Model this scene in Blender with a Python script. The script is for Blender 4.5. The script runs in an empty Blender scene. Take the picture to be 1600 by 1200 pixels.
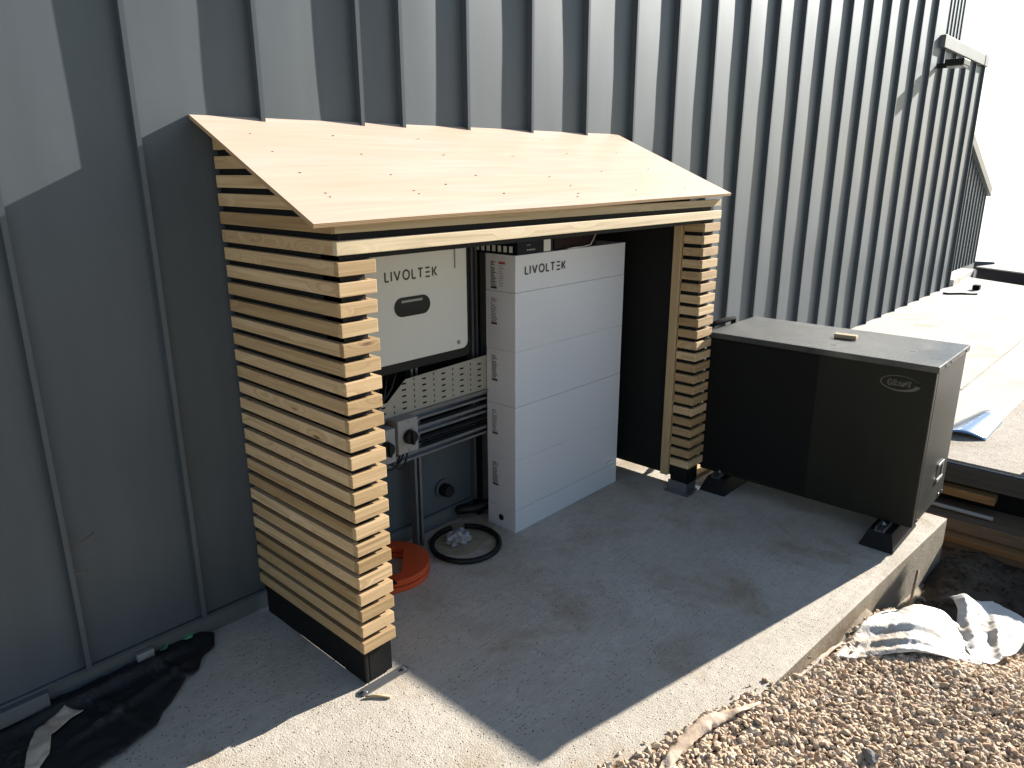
import bpy, bmesh, math, random
import numpy as np
from mathutils import Vector, Matrix, noise
random.seed(7)
S = bpy.context.scene
C = S.collection

# ------------------------------------------------------------ camera
cd = bpy.data.cameras.new('camera'); cam = bpy.data.objects.new('camera', cd); C.objects.link(cam)
S.camera = cam
cd.sensor_width = 36.0; cd.sensor_fit = 'HORIZONTAL'; cd.lens = 1139.87/1600*36
cd.clip_start = .05; cd.clip_end = 5000
yaw, pitch, roll = math.radians(47.3576), math.radians(16.2434), math.radians(-0.1111)
f = Vector((math.sin(yaw)*math.cos(pitch), math.cos(yaw)*math.cos(pitch), -math.sin(pitch)))
r0 = Vector((math.cos(yaw), -math.sin(yaw), 0)); u0 = r0.cross(f)
r = math.cos(roll)*r0+math.sin(roll)*u0; u = -math.sin(roll)*r0+math.cos(roll)*u0
cam.matrix_world = Matrix(((r.x, u.x, -f.x, -1.2506), (r.y, u.y, -f.y, -2.5717), (r.z, u.z, -f.z, 1.7585), (0, 0, 0, 1)))

# ------------------------------------------------------------ light
SUN_W = 4.95                    # the sun stands this far along +x for every metre in front of the wall
SUN_EL = math.radians(21.6)
to_sun = Vector((SUN_W, -1, 0)).normalized()*math.cos(SUN_EL)+Vector((0, 0, math.sin(SUN_EL)))
sd = bpy.data.lights.new('sun', 'SUN'); sd.energy = 5.0; sd.angle = math.radians(.55); sd.color = (1, .95, .86)
so = bpy.data.objects.new('sun', sd); C.objects.link(so)
so.rotation_euler = to_sun.to_track_quat('Z', 'Y').to_euler(); so.location = (6, -6, 6)
w = bpy.data.worlds.new('World'); S.world = w; w.use_nodes = True
nt = w.node_tree; bg = nt.nodes['Background']
sky = nt.nodes.new('ShaderNodeTexSky'); sky.sky_type = 'NISHITA'; sky.sun_disc = False
sky.sun_elevation = SUN_EL; sky.sun_rotation = math.atan2(to_sun.x, to_sun.y)
sky.air_density = 1.0; sky.dust_density = 0.25; sky.ozone_density = 1.0
nt.links.new(sky.outputs[0], bg.inputs[0]); bg.inputs[1].default_value = .060
S.view_settings.view_transform = 'Standard'; S.view_settings.look = 'None'
S.view_settings.exposure = 1.5; S.view_settings.gamma = 1
S.render.resolution_x = 1024; S.render.resolution_y = 768

# ------------------------------------------------------------ materials
def mat(name, col, rough=.6, metal=0., spec=.5):
    m = bpy.data.materials.new(name); m.use_nodes = True
    b = m.node_tree.nodes['Principled BSDF']
    b.inputs['Base Color'].default_value = (*col, 1); b.inputs['Roughness'].default_value = rough
    b.inputs['Metallic'].default_value = metal; b.inputs['Specular IOR Level'].default_value = spec
    return m
class N:
    def __init__(s, m): s.t = m.node_tree; s.b = s.t.nodes['Principled BSDF']
    def n(s, typ, ins=None, **kw):
        x = s.t.nodes.new(typ)
        for k, v in kw.items(): setattr(x, k, v)
        for k, v in (ins or {}).items():
            if hasattr(v, 'is_output') or isinstance(v, bpy.types.NodeSocket): s.t.links.new(v, x.inputs[k])
            else: x.inputs[k].default_value = v
        return x
    def noise(s, vec, scale, detail=6, rough=.6, dist=0):
        return s.n('ShaderNodeTexNoise', {'Vector': vec, 'Scale': scale, 'Detail': detail, 'Roughness': rough, 'Distortion': dist}).outputs['Fac']
    def ramp(s, fac, stops):
        x = s.n('ShaderNodeValToRGB', {'Fac': fac}); e = x.color_ramp.elements
        while len(e) < len(stops): e.new(.5)
        for el, (p, c) in zip(e, stops):
            el.position = p; el.color = (*c, 1) if len(c) == 3 else c
        return x.outputs['Color']
    def mixc(s, fac, a, b, mode='MIX'):
        x = s.n('ShaderNodeMix', data_type='RGBA', blend_type=mode)
        for i, v in ((0, fac), (6, a), (7, b)):
            if isinstance(v, bpy.types.NodeSocket): s.t.links.new(v, x.inputs[i])
            elif i == 0: x.inputs[0].default_value = v
            else: x.inputs[i].default_value = (*v, 1)
        return x.outputs[2]
    def math(s, op, a, b=0., c=None):
        x = s.n('ShaderNodeMath', operation=op)
        for i, v in enumerate((a, b, c)):
            if v is None: continue
            if isinstance(v, bpy.types.NodeSocket): s.t.links.new(v, x.inputs[i])
            else: x.inputs[i].default_value = v
        return x.outputs[0]
    def obj(s): return s.n('ShaderNodeTexCoord').outputs['Object']
    def uv(s): return s.n('ShaderNodeTexCoord').outputs['UV']
    def mapv(s, vec, sc=(1, 1, 1), loc=(0, 0, 0), rot=(0, 0, 0)):
        x = s.n('ShaderNodeMapping', {'Vector': vec, 'Location': loc, 'Scale': sc, 'Rotation': rot}); return x.outputs[0]
    def bump(s, h, strength=.3, dist=.002):
        x = s.n('ShaderNodeBump', {'Height': h, 'Strength': strength, 'Distance': dist}); s.t.links.new(x.outputs[0], s.b.inputs['Normal'])
    def col(s, c): s.t.links.new(c, s.b.inputs['Base Color'])
    def rgh(s, c): s.t.links.new(c, s.b.inputs['Roughness'])
BW = lambda v: (v, v, v)

def wood(name, lo, mid, hi, knots=1., grain=1., rough=.72):
    m = mat(name, mid, rough); g = N(m); uv = g.uv()
    rnd = g.n('ShaderNodeObjectInfo').outputs['Random']
    off = g.n('ShaderNodeCombineXYZ', {'X': g.math('MULTIPLY', rnd, 37.), 'Y': g.math('MULTIPLY', rnd, 91.), 'Z': rnd}).outputs[0]
    v = g.n('ShaderNodeVectorMath', {0: uv, 1: off}, operation='ADD').outputs[0]
    # knots: few, far apart along the board
    kv = g.mapv(v, (3.6, 13, 1))
    vor = g.n('ShaderNodeTexVoronoi', {'Vector': kv, 'Scale': 1., 'Randomness': 1.}, feature='F1')
    kn = vor.outputs['Distance']
    warp = g.n('ShaderNodeMapRange', {'Value': kn, 'From Min': 0, 'From Max': .45, 'To Min': .12*knots, 'To Max': 0}).outputs[0]
    gv = g.mapv(v, (1.6, 60*grain, 1))
    gv2 = g.n('ShaderNodeVectorMath', {0: gv, 1: g.n('ShaderNodeCombineXYZ', {'X': 0., 'Y': g.math('MULTIPLY', warp, 40.), 'Z': 0.}).outputs[0]}, operation='ADD').outputs[0]
    gr = g.noise(gv2, 1.2, 5, .6, .6)
    c = g.ramp(gr, [(.28, lo), (.5, mid), (.72, hi)])
    big = g.noise(g.mapv(v, (.9, 6, 1)), 1.5, 3, .5)
    c = g.mixc(g.math('MULTIPLY', big, .45), c, tuple(x*.82 for x in mid))
    rr = g.n('ShaderNodeMapRange', {'Value': g.n('ShaderNodeTexWhiteNoise', {'Vector': off}, noise_dimensions='3D').outputs['Value'], 'To Min': .64, 'To Max': 1.10}).outputs[0]
    c = g.mixc(1., c, g.n('ShaderNodeCombineColor', {'Red': rr, 'Green': g.math('POWER', rr, 1.15), 'Blue': g.math('POWER', rr, 1.5)}).outputs[0], 'MULTIPLY')
    kf = g.ramp(kn, [(.0, BW(1.)), (.06, BW(.95)), (.12, BW(0.))])
    sparse = g.math('GREATER_THAN', vor.outputs['Color'], .52)
    c = g.mixc(g.math('MULTIPLY', g.math('MULTIPLY', kf, sparse), .95*knots), c, (.13, .055, .02))
    g.col(c); g.bump(gr, .25, .0012)
    return m
M = {}
M['pine'] = wood('pine', (.35, .215, .10), (.545, .375, .20), (.675, .50, .31))
M['fascia'] = wood('rough_sawn_fascia', (.42, .32, .19), (.60, .48, .31), (.72, .60, .42), 1.2)
M['board'] = wood('pale_board', (.48, .34, .18), (.58, .43, .25), (.66, .50, .32), .5)
M['old_wood'] = wood('weathered_timber', (.10, .065, .04), (.17, .115, .07), (.26, .18, .11), .8, .6)
M['dark_wood'] = wood('dark_grey_timber', (.03, .028, .027), (.055, .05, .047), (.085, .078, .07), .6, .6)
M['orange_wood'] = wood('orange_timber', (.20, .10, .04), (.33, .18, .07), (.42, .24, .10), .6, .6)
M['offcut'] = wood('offcut', (.55, .42, .25), (.66, .52, .34), (.74, .62, .44), .3)

m = M['ply'] = mat('plywood_face', (.6, .45, .3), .5, 0, .35); g = N(m); uv = g.uv()
gr = g.noise(g.mapv(uv, (1.2, 22, 1)), 1.3, 6, .6, .8)
bl = g.noise(g.mapv(uv, (1.1, 3.2, 1)), 1.2, 4, .55, .5)
c = g.ramp(gr, [(.25, (.53, .39, .30)), (.5, (.60, .455, .37)), (.75, (.65, .52, .43))])
c = g.mixc(g.ramp(bl, [(.35, BW(0)), (.7, BW(.5))]), c, (.56, .39, .26))
sp = g.n('ShaderNodeTexVoronoi', {'Vector': g.mapv(uv, (3.5, 7, 1)), 'Scale': 1.}); 
dots = g.math('MULTIPLY', g.ramp(sp.outputs['Distance'], [(0, BW(1)), (.03, BW(.7)), (.06, BW(0))]), g.math('GREATER_THAN', sp.outputs['Color'], .72))
c = g.mixc(g.math('MULTIPLY', dots, .6), c, (.30, .17, .08))
g.col(c); g.bump(gr, .2, .0008)
m = M['ply_edge'] = mat('plywood_edge', (.45, .3, .17), .8); g = N(m)
z = g.n('ShaderNodeSeparateXYZ', {0: g.uv()}).outputs['Y']
st = g.math('FRACT', g.math('MULTIPLY', z, 1/.0052))
g.col(g.mixc(g.math('GREATER_THAN', st, .5), (.50, .34, .19), (.27, .165, .085)))

def metal_paint(name, col, rough, var=.12, streak=True):
    m = mat(name, col, rough, 0, .5 if name != 'coated_steel_cladding' else .22); g = N(m); o = g.obj()
    a = g.noise(o, 1.6, 5, .6); b = g.noise(g.mapv(o, (14, 14, 1.2)), 1., 4, .6)
    k = g.math('ADD', g.math('MULTIPLY', a, .6), g.math('MULTIPLY', b, .4))
    c = g.ramp(k, [(.3, tuple(x*(1-var) for x in col)), (.7, tuple(x*(1+var) for x in col))])
    g.col(c); g.rgh(g.n('ShaderNodeMapRange', {'Value': a, 'To Min': rough-.06, 'To Max': rough+.08}).outputs[0])
    fine = g.noise(o, 240, 2, .5); g.bump(g.math('ADD', g.math('MULTIPLY', a, 1.), g.math('MULTIPLY', fine, .05)), .12, .01)
    return m
M['clad'] = metal_paint('coated_steel_cladding', (.072, .082, .090), .62, .16)
b_ = M['clad'].node_tree.nodes['Principled BSDF']; b_.inputs['Coat Weight'].default_value = .34; b_.inputs['Coat Roughness'].default_value = .34; b_.inputs['Coat Tint'].default_value = (.80, .90, 1, 1)
M['clad_trim'] = metal_paint('coated_steel_trim', (.11, .118, .12), .45)
M['hp'] = metal_paint('heat_pump_casing', (.0115, .0125, .0095), .45, .2)
M['hp'].node_tree.nodes['Principled BSDF'].inputs['Specular IOR Level'].default_value = .2
M['hp_side'] = metal_paint('heat_pump_side_panel', (.035, .035, .028), .42, .3)
m = M['hp_lid'] = mat('heat_pump_dusty_lid', (.08, .08, .07), .5); g = N(m); o = g.obj()
a = g.noise(o, 3.2, 8, .65, .6); g.col(g.ramp(a, [(.32, (.018, .02, .02)), (.52, (.045, .047, .045)), (.75, (.12, .115, .10))]))
g.rgh(g.ramp(a, [(.3, BW(.22)), (.7, BW(.55))]))
M['white'] = metal_paint('white_coated_panel', (.60, .605, .64), .32, .02)
M['cream'] = metal_paint('cream_coated_cover', (.60, .59, .545), .33, .02)
M['galv'] = metal_paint('galvanised_steel', (.26, .265, .275), .30, .15); M['galv'].node_tree.nodes['Principled BSDF'].inputs['Metallic'].default_value = .75
M['tray'] = metal_paint('galvanised_tray', (.31, .29, .24), .5, .1)
M['grey_plastic'] = mat('grey_plastic', (.27, .265, .255), .5)
M['black'] = mat('black_plastic', (.006, .006, .0065), .45, 0, .3)
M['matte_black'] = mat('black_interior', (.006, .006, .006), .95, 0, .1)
M['ink'] = mat('dark_print', (.045, .038, .03), .6)
M['red'] = mat('red_print', (.45, .05, .04), .6)
M['paper'] = mat('paper_label', (.62, .62, .60), .7)
M['orange'] = metal_paint('orange_plastic', (.62, .085, .02), .42, .1)
M['screw'] = mat('screw_steel', (.24, .17, .11), .55, .3)
M['glass'] = mat('dark_screen', (.004, .006, .006), .3, 0, .25)
M['lampglass'] = mat('lamp_glass', (.5, .5, .5), .2)
M['box'] = mat('navy_printed_card', (.005, .006, .014), .5, 0, .12)
M['maroon'] = mat('maroon_printed_card', (.014, .004, .005), .5, 0, .12)
m = M['membrane'] = mat('black_breather_membrane', (.010, .010, .010), .75, 0, .25); g = N(m); g.bump(g.noise(g.obj(), 9, 5, .6), .35, .02)
m = M['dpc'] = mat('black_damp_proof_wrap', (.006, .006, .0065), .55, 0, .22); g = N(m); g.bump(g.noise(g.obj(), 14, 5, .6), .4, .01)
m = M['blacksheet'] = mat('dusty_black_membrane', (.01, .01, .01), .6); g = N(m); o = g.obj()
d = g.noise(o, 5, 8, .7); d2 = g.noise(o, 60, 4, .7)
g.col(g.mixc(g.ramp(g.math('MULTIPLY', d, d2), [(.28, BW(0)), (.45, BW(.5))]), (.010, .010, .011), (.12, .105, .085))); g.bump(d, .5, .02)
m = M['bag'] = mat('white_woven_plastic', (.80, .79, .77), .5); g = N(m); o = g.obj()
d = g.noise(o, 3.5, 6, .6, .4); g.col(g.ramp(d, [(.32, (.48, .36, .25)), (.43, (.58, .51, .43)), (.56, (.67, .64, .60))])); g.bump(g.math('ADD', g.noise(o, 16, 6, .65, 1.2), g.math('MULTIPLY', g.noise(o, 420, 2, .5), .10)), .6, .012)
m = M['geo'] = mat('cream_geotextile', (.62, .50, .38), .85); g = N(m); g.bump(g.noise(g.obj(), 60, 5, .6), .5, .004)
g.col(g.ramp(g.noise(g.obj(), 9, 5, .6), [(.35, (.46, .33, .23)), (.6, (.60, .48, .37))]))
M['film'] = mat('clear_film', (.5, .5, .48), .15); M['film'].node_tree.nodes['Principled BSDF'].inputs['Transmission Weight'].default_value = .7
M['film'].node_tree.nodes['Principled BSDF'].inputs['IOR'].default_value = 1.1
M['sky_metal'] = mat('sky_tinted_sheet_metal', (.36, .45, .60), .22, 1.0)  # blue of the reflected sky is put into the base colour
M['green'] = mat('green_plastic', (.10, .32, .16), .5)
m = M['mesh'] = mat('grille_mesh_black', (.008, .008, .008), .7, 0, .12); g = N(m)
v = g.n('ShaderNodeTexVoronoi', {'Vector': g.uv(), 'Scale': 130., 'Randomness': 0.}); g.col(g.ramp(v.outputs['Distance'], [(.3, BW(.0015)), (.42, BW(.012))]))

def concrete(name, a, b, stain, pits=1., scale=1.):
    m = mat(name, a, .88, 0, .3); g = N(m); o = g.obj()
    n1 = g.noise(o, 2.1*scale, 9, .68, .5); n2 = g.noise(o, 22*scale, 6, .7); n3 = g.noise(g.mapv(o, (3, 55, 3), rot=(0, 0, .35)), 1.6*scale, 5, .65)
    c = g.mixc(g.ramp(n1, [(.32, BW(0)), (.68, BW(1))]), a, b)
    c = g.mixc(g.ramp(n2, [(.35, BW(.35)), (.65, BW(0))]), c, tuple(x*.72 for x in a))
    c = g.mixc(g.ramp(n3, [(.30, BW(.35)), (.55, BW(0))]), c, tuple(x*.75 for x in a))
    s1 = g.noise(o, 2.7*scale, 7, .65, .5)
    c = g.mixc(g.ramp(s1, [(.52, BW(0)), (.70, BW(.8))]), c, stain)
    vo = g.n('ShaderNodeTexVoronoi', {'Vector': o, 'Scale': 75*scale}); patch = g.noise(o, 6*scale, 4, .6)
    pit = g.math('MULTIPLY', g.ramp(vo.outputs['Distance'], [(.08, BW(1)), (.24, BW(0))]), g.math('GREATER_THAN', g.math('ADD', vo.outputs['Color'], g.math('MULTIPLY', patch, .9)), .98))
    pit = g.math('MULTIPLY', pit, pits)
    c = g.mixc(g.math('MULTIPLY', pit, .8), c, tuple(x*.3 for x in a))
    g.col(c)
    h = g.math('SUBTRACT', g.math('ADD', g.math('MULTIPLY', n2, .7), g.math('MULTIPLY', g.noise(o, 160*scale, 3, .7), .55)), g.math('MULTIPLY', pit, 1.2))
    h = g.math('ADD', h, g.math('MULTIPLY', n3, .35))
    g.bump(h, .85, .008); return m
M['slab'] = concrete('slab_concrete', (.475, .42, .35), (.64, .575, .49), (.36, .27, .175))
M['terrace'] = concrete('pale_terrace_concrete', (.50, .47, .43), (.62, .59, .55), (.40, .32, .24), .6, .5)
M['terrace_brown'] = concrete('dirty_terrace_concrete', (.38, .335, .285), (.48, .43, .375), (.27, .21, .155), 1., .8)
m = M['soil'] = mat('damp_soil', (.06, .045, .03), .95, 0, .2); g = N(m); o = g.obj(); d = g.noise(o, 5, 9, .7)
g.col(g.ramp(d, [(.3, (.05, .036, .025)), (.55, (.13, .10, .07)), (.72, (.24, .20, .15))])); g.bump(g.noise(o, 18, 8, .75), .9, .04)
M['ground'] = concrete('hazed_ground', (.62, .60, .52), (.72, .70, .62), (.52, .50, .40), 0, .01)  # distant haze and glare are put into this pale colour
m = M['stone'] = mat('gravel_stone', (.4, .3, .2), .85, 0, .3); g = N(m)
rp = g.n('ShaderNodeNewGeometry').outputs['Random Per Island']
c = g.ramp(rp, [(0, (.40, .29, .19)), (.16, (.58, .45, .31)), (.34, (.50, .37, .25)), (.50, (.66, .54, .40)), (.64, (.40, .29, .21)), (.76, (.54, .44, .34)), (.86, (.45, .25, .15)), (.91, (.72, .64, .53)), (1., (.36, .31, .27))])
c = g.mixc(.30, c, g.ramp(g.noise(g.obj(), 70, 4, .6), [(.3, (.36, .25, .16)), (.7, (.66, .52, .37))]))
g.col(c); g.bump(g.noise(g.obj(), 130, 4, .6), .4, .003)
M['gravel_bed'] = concrete('fine_gravel_bed', (.30, .235, .165), (.40, .32, .23), (.22, .16, .11), 1., 2.)
M['rock'] = concrete('grey_rock', (.20, .20, .20), (.30, .30, .30), (.16, .15, .13), .5, 3.)
m = M['shaded_parapet'] = mat('shaded_parapet', (.035, .03, .04), .8)  # parapet face: its shade is put into this dark colour
m = M['roofing'] = mat('slate_roofing', (.03, .033, .045), .6)

# ------------------------------------------------------------ builders
def boxuv(me):
    uvl = me.uv_layers.new(name='UVMap') if not me.uv_layers else me.uv_layers[0]
    co = [v.co for v in me.vertices]
    if not co: return
    ext = [max(c[i] for c in co)-min(c[i] for c in co) for i in range(3)]
    order = sorted(range(3), key=lambda i: -ext[i])
    for p in me.polygons:
        n = p.normal; ax = max(range(3), key=lambda i: abs(n[i]))
        a = [i for i in order if i != ax]
        for li in p.loop_indices:
            c = co[me.loops[li].vertex_index]
            uvl.data[li].uv = (c[a[0]]+.37*ax, c[a[1]]+.21*ax+.013*c[ax])
class MB:
    def __init__(s): s.bm = bmesh.new()
    def box(s, x0, x1, y0, y1, z0, z1, mi=0, mx=None):
        vs = [s.bm.verts.new((x, y, z)) for z in (z0, z1) for (x, y) in ((x0, y0), (x1, y0), (x1, y1), (x0, y1))]
        if mx: 
            for v in vs: v.co = mx @ v.co
        fs = []
        for q in ((3, 2, 1, 0), (4, 5, 6, 7), (0, 1, 5, 4), (1, 2, 6, 5), (2, 3, 7, 6), (3, 0, 4, 7)):
            fc = s.bm.faces.new([vs[i] for i in q]); fc.material_index = mi; fs.append(fc)
        return fs
    def prism(s, pts, axis, a, b, mi=0):
        # pts in the two other axes, extruded along axis from a to b
        def V(p, t):
            l = list(p); l.insert(axis, t); return s.bm.verts.new(l)
        A = [V(p, a) for p in pts]; B = [V(p, b) for p in pts]
        f1 = s.bm.faces.new(A); f2 = s.bm.faces.new(B[::-1]); n = len(pts); fs = [f1, f2]
        for i in range(n): fs.append(s.bm.faces.new((A[i], B[i], B[(i+1) % n], A[(i+1) % n])))
        for x in fs: x.material_index = mi
        return fs
    def cyl(s, p0, p1, r, seg=16, r1=None, mi=0):
        p0, p1 = Vector(p0), Vector(p1); d = (p1-p0).normalized(); a = d.orthogonal().normalized(); b = d.cross(a); r1 = r if r1 is None else r1
        A = [s.bm.verts.new(p0+(a*math.cos(t)+b*math.sin(t))*r) for t in [2*math.pi*i/seg for i in range(seg)]]
        B = [s.bm.verts.new(p1+(a*math.cos(t)+b*math.sin(t))*r1) for t in [2*math.pi*i/seg for i in range(seg)]]
        fs = [s.bm.faces.new(A[::-1]), s.bm.faces.new(B)]
        for i in range(seg):
            q = s.bm.faces.new((A[i], A[(i+1) % seg], B[(i+1) % seg], B[i])); q.smooth = True; fs.append(q)
        for x in fs: x.material_index = mi
    def tube(s, pts, r, seg=8, cap=True):
        pts = [Vector(p) for p in pts]; rings = []; up = None
        for i, p in enumerate(pts):
            d = (pts[min(i+1, len(pts)-1)]-pts[max(i-1, 0)]).normalized()
            if up is None: up = d.orthogonal().normalized()
            a = (up-d*up.dot(d)).normalized(); up = a; b = d.cross(a)
            rings.append([s.bm.verts.new(p+(a*math.cos(2*math.pi*k/seg)+b*math.sin(2*math.pi*k/seg))*r) for k in range(seg)])
        for A, B in zip(rings, rings[1:]):
            for k in range(seg):
                q = s.bm.faces.new((A[k], A[(k+1) % seg], B[(k+1) % seg], B[k])); q.smooth = True
        if cap: s.bm.faces.new(rings[0][::-1]); s.bm.faces.new(rings[-1])
    def build(s, name, mats, parent=None, bevel=0, seg=2, smooth=False):
        bm = s.bm
        bmesh.ops.recalc_face_normals(bm, faces=bm.faces)
        if bevel:
            ed = [e for e in bm.edges if len(e.link_faces) == 2 and e.calc_face_angle(0) > .6]
            bmesh.ops.bevel(bm, geom=ed, offset=bevel, segments=seg, affect='EDGES', profile=.6, clamp_overlap=True)
        me = bpy.data.meshes.new(name); bm.to_mesh(me); bm.free()
        boxuv(me)
        if smooth:
            for p in me.polygons: p.use_smooth = True
        for m_ in (mats if isinstance(mats, (list, tuple)) else [mats]): me.materials.append(m_)
        o = bpy.data.objects.new(name, me); C.objects.link(o)
        if parent: o.parent = parent
        return o
def tag(o, label=None, cat=None, group=None, kind=None):
    if label: o['label'] = label
    if cat: o['category'] = cat
    if group: o['group'] = group
    if kind: o['kind'] = kind
    return o
def empty(name, label, cat, loc=(0, 0, 0), group=None):
    # parts are modelled in world metres, so the empty keeps them in place through its inverse matrix
    o = bpy.data.objects.new(name, None); C.objects.link(o); o.location = loc; o.empty_display_size = .1
    return tag(o, label, cat, group)
def adopt(root):
    """shift every child's mesh so that root sits at the thing's base"""
    off = Vector(root.location)
    def go(o):
        for ch in o.children:
            ch.data.transform(Matrix.Translation(-off)); go(ch)
    go(root)
def Pq(name, mats, parent, *b, bevel=0, mi=0):
    mb = MB(); mb.box(*b, mi=mi); return mb.build(name, mats, parent, bevel)

# flat lettering: strokes as thin boxes on a plane (axis x or y), u to the right, v up
def strokes(mb, segs, org, U, V, Nn, th, w_):
    U, V, Nn = Vector(U), Vector(V), Vector(Nn)
    for a, b in segs:
        A = Vector(org)+U*a[0]+V*a[1]; B = Vector(org)+U*b[0]+V*b[1]
        d = (B-A); L = d.length; d.normalize(); s_ = Nn.cross(d)*(w_/2)
        A2, B2 = A-d*w_*.0, B+d*w_*.0
        lo = [A2-s_, B2-s_, B2+s_, A2+s_]
        vs = [mb.bm.verts.new(p) for p in lo]+[mb.bm.verts.new(p+Nn*th) for p in lo]
        for q in ((3, 2, 1, 0), (4, 5, 6, 7), (0, 1, 5, 4), (1, 2, 6, 5), (2, 3, 7, 6), (3, 0, 4, 7)): mb.bm.faces.new([vs[i] for i in q])
def arc(cx, cy, rx, ry, a0, a1, n=10):
    p = [(cx+rx*math.cos(math.radians(a0+(a1-a0)*i/n)), cy+ry*math.sin(math.radians(a0+(a1-a0)*i/n))) for i in range(n+1)]
    return list(zip(p, p[1:]))
GL = {'L': ([((0, 1), (0, 0)), ((0, 0), (.46, 0))], .40), 'I': ([((0, 0), (0, 1))], 0), 'V': ([((0, 1), (.36, 0)), ((.36, 0), (.72, 1))], .72),
      'O': (arc(.4, .5, .4, .5, 0, 360, 20), .8), 'T': ([((0, 1), (.62, 1)), ((.31, 1), (.31, 0))], .62),
      'E': ([((0, 1), (.55, 1)), ((0, .5), (.55, .5)), ((0, 0), (.55, 0))], .55),
      'K': ([((.02, .0), (.02, 1)), ((.55, 1), (.2, .5)), ((.2, .5), (.55, 0))], .55),
      'G': (arc(.4, .5, .4, .5, 45, 360, 16)+[((.8, .5), (.45, .5))], .8), 'R': ([((0, 0), (0, 1)), ((0, 1), (.45, 1)), ((.45, 1), (.55, .75)), ((.55, .75), (.45, .5)), ((.45, .5), (0, .5)), ((.25, .5), (.6, 0))], .6),
      'A': ([((0, 0), (.36, 1)), ((.36, 1), (.72, 0)), ((.15, .35), (.57, .35))], .72), 'N': ([((0, 0), (0, 1)), ((0, 1), (.6, 0)), ((.6, 0), (.6, 1))], .6)}
def word(txt, org, width, hgt, U, V, Nn, th, wt, gap=.38):
    mb = MB(); tot = sum(GL[c][1] for c in txt)+gap*(len(txt)-1); sx = width/tot; x = 0
    for c in txt:
        segs, a = GL[c]
        strokes(mb, [((x*sx+p[0]*sx, p[1]*hgt), (x*sx+q[0]*sx, q[1]*hgt)) for p, q in segs], org, U, V, Nn, th, wt); x += a+gap
    return mb

# ============================================================ SETTING
# ground far below and beyond, to the horizon
mb = MB(); mb.box(-3000, 3000, -3000, 3000, -1.5, -1.1); tag(mb.build('ground', M['ground']), kind='structure')
# the concrete slab: front edge runs slightly askew to the wall
def edge_y(x): return -1.745-.052*x
def grid_sheet(name, poly_top, zb, mats): pass
mb = MB()
mb.prism([(-6, edge_y(-6)*.9), (2.87, edge_y(2.87)), (2.87, .10), (-6, .10)], 2, -.30, 0.)
M['slab_face'] = concrete('cast_slab_edge', (.30, .25, .185), (.40, .34, .26), (.20, .145, .09), .7)
sl = mb.build('concrete_slab', [M['slab'], M['slab_face']], bevel=.008, seg=3); tag(sl, kind='structure')
for p in sl.data.polygons:
    if p.normal.z < .3: p.material_index = 1
# soil in the trench, uneven
def hsoil(x, y): return -.30+.05*noise.noise(Vector((x*2.2, y*2.2, 3)))+.025*noise.noise(Vector((x*9, y*9, 1)))+.06*max(0, 1-abs(y-edge_y(x)+.12)/.22)
def sheet(name, x0, x1, y0, y1, n, hf, m_, kind='structure', skirt=.25):
    nx = int((x1-x0)/n)+1; ny = int((y1-y0)/n)+1; bm = bmesh.new()
    G = [[bm.verts.new((x0+(x1-x0)*i/nx, y0+(y1-y0)*j/ny, hf(x0+(x1-x0)*i/nx, y0+(y1-y0)*j/ny))) for j in range(ny+1)] for i in range(nx+1)]
    for i in range(nx):
        for j in range(ny): bm.faces.new((G[i][j], G[i+1][j], G[i+1][j+1], G[i][j+1])).smooth = True
    me = bpy.data.meshes.new(name); bm.to_mesh(me); bm.free(); me.materials.append(m_)
    o = bpy.data.objects.new(name, me); C.objects.link(o); tag(o, kind=kind); return o
sheet('soil', 1.2, 3.6, -6, -1.80, .03, hsoil, M['soil'])
sheet('trench_bottom', 2.6, 3.6, -1.80, .2, .04, lambda x, y: hsoil(x, y)-.12, M['soil'])
# gravel bed surface
def hgrav(x, y):
    t = min(1, max(0, (x-1.5)/.9)); t = t*t*(3-2*t)
    e = edge_y(x)-y           # distance in front of the slab edge
    base = -.015-.25*t
    if e < 0: base = .004
    elif e < .12: base = base+(.012-base)*(1-e/.12)*(1-t)
    return base+.010*noise.noise(Vector((x*5, y*5, 0)))
sheet('gravel_bed', -6, 2.6, -6, -1.60, .05, lambda x, y: min(hgrav(x, y)-.012, -.005) if y < edge_y(x)-.01 else -.06-.2*min(1, max(0, x-1)), M['gravel_bed'])

def ico_variants():
    out = []
    for k in range(14):
        bm = bmesh.new(); bmesh.ops.create_icosphere(bm, subdivisions=2 if k < 3 else 1, radius=1)
        sx, sy, sz = random.uniform(.75, 1.4), random.uniform(.55, 1.0), random.uniform(.26, .66)
        for v in bm.verts:
            n_ = noise.noise(v.co*1.1+Vector((k*7, 0, 0)))*.42+noise.noise(v.co*2.3+Vector((k*7, 5, 0)))*.20
            c = v.co*(1+n_)
            for ax, th in [(Vector((random.gauss(0, 1), random.gauss(0, 1), random.gauss(0, 1))).normalized(), random.uniform(.62, .85)) for _k in range(6)]:
                dd = c.dot(ax)
                if dd > th: c -= ax*(dd-th)
            v.co = Vector((c.x*sx, c.y*sy, c.z*sz))
        out.append((np.array([tuple(v.co) for v in bm.verts]), np.array([tuple(v.index for v in q.verts) for q in bm.faces]))); bm.free()
    return out
SV = ico_variants()
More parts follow.
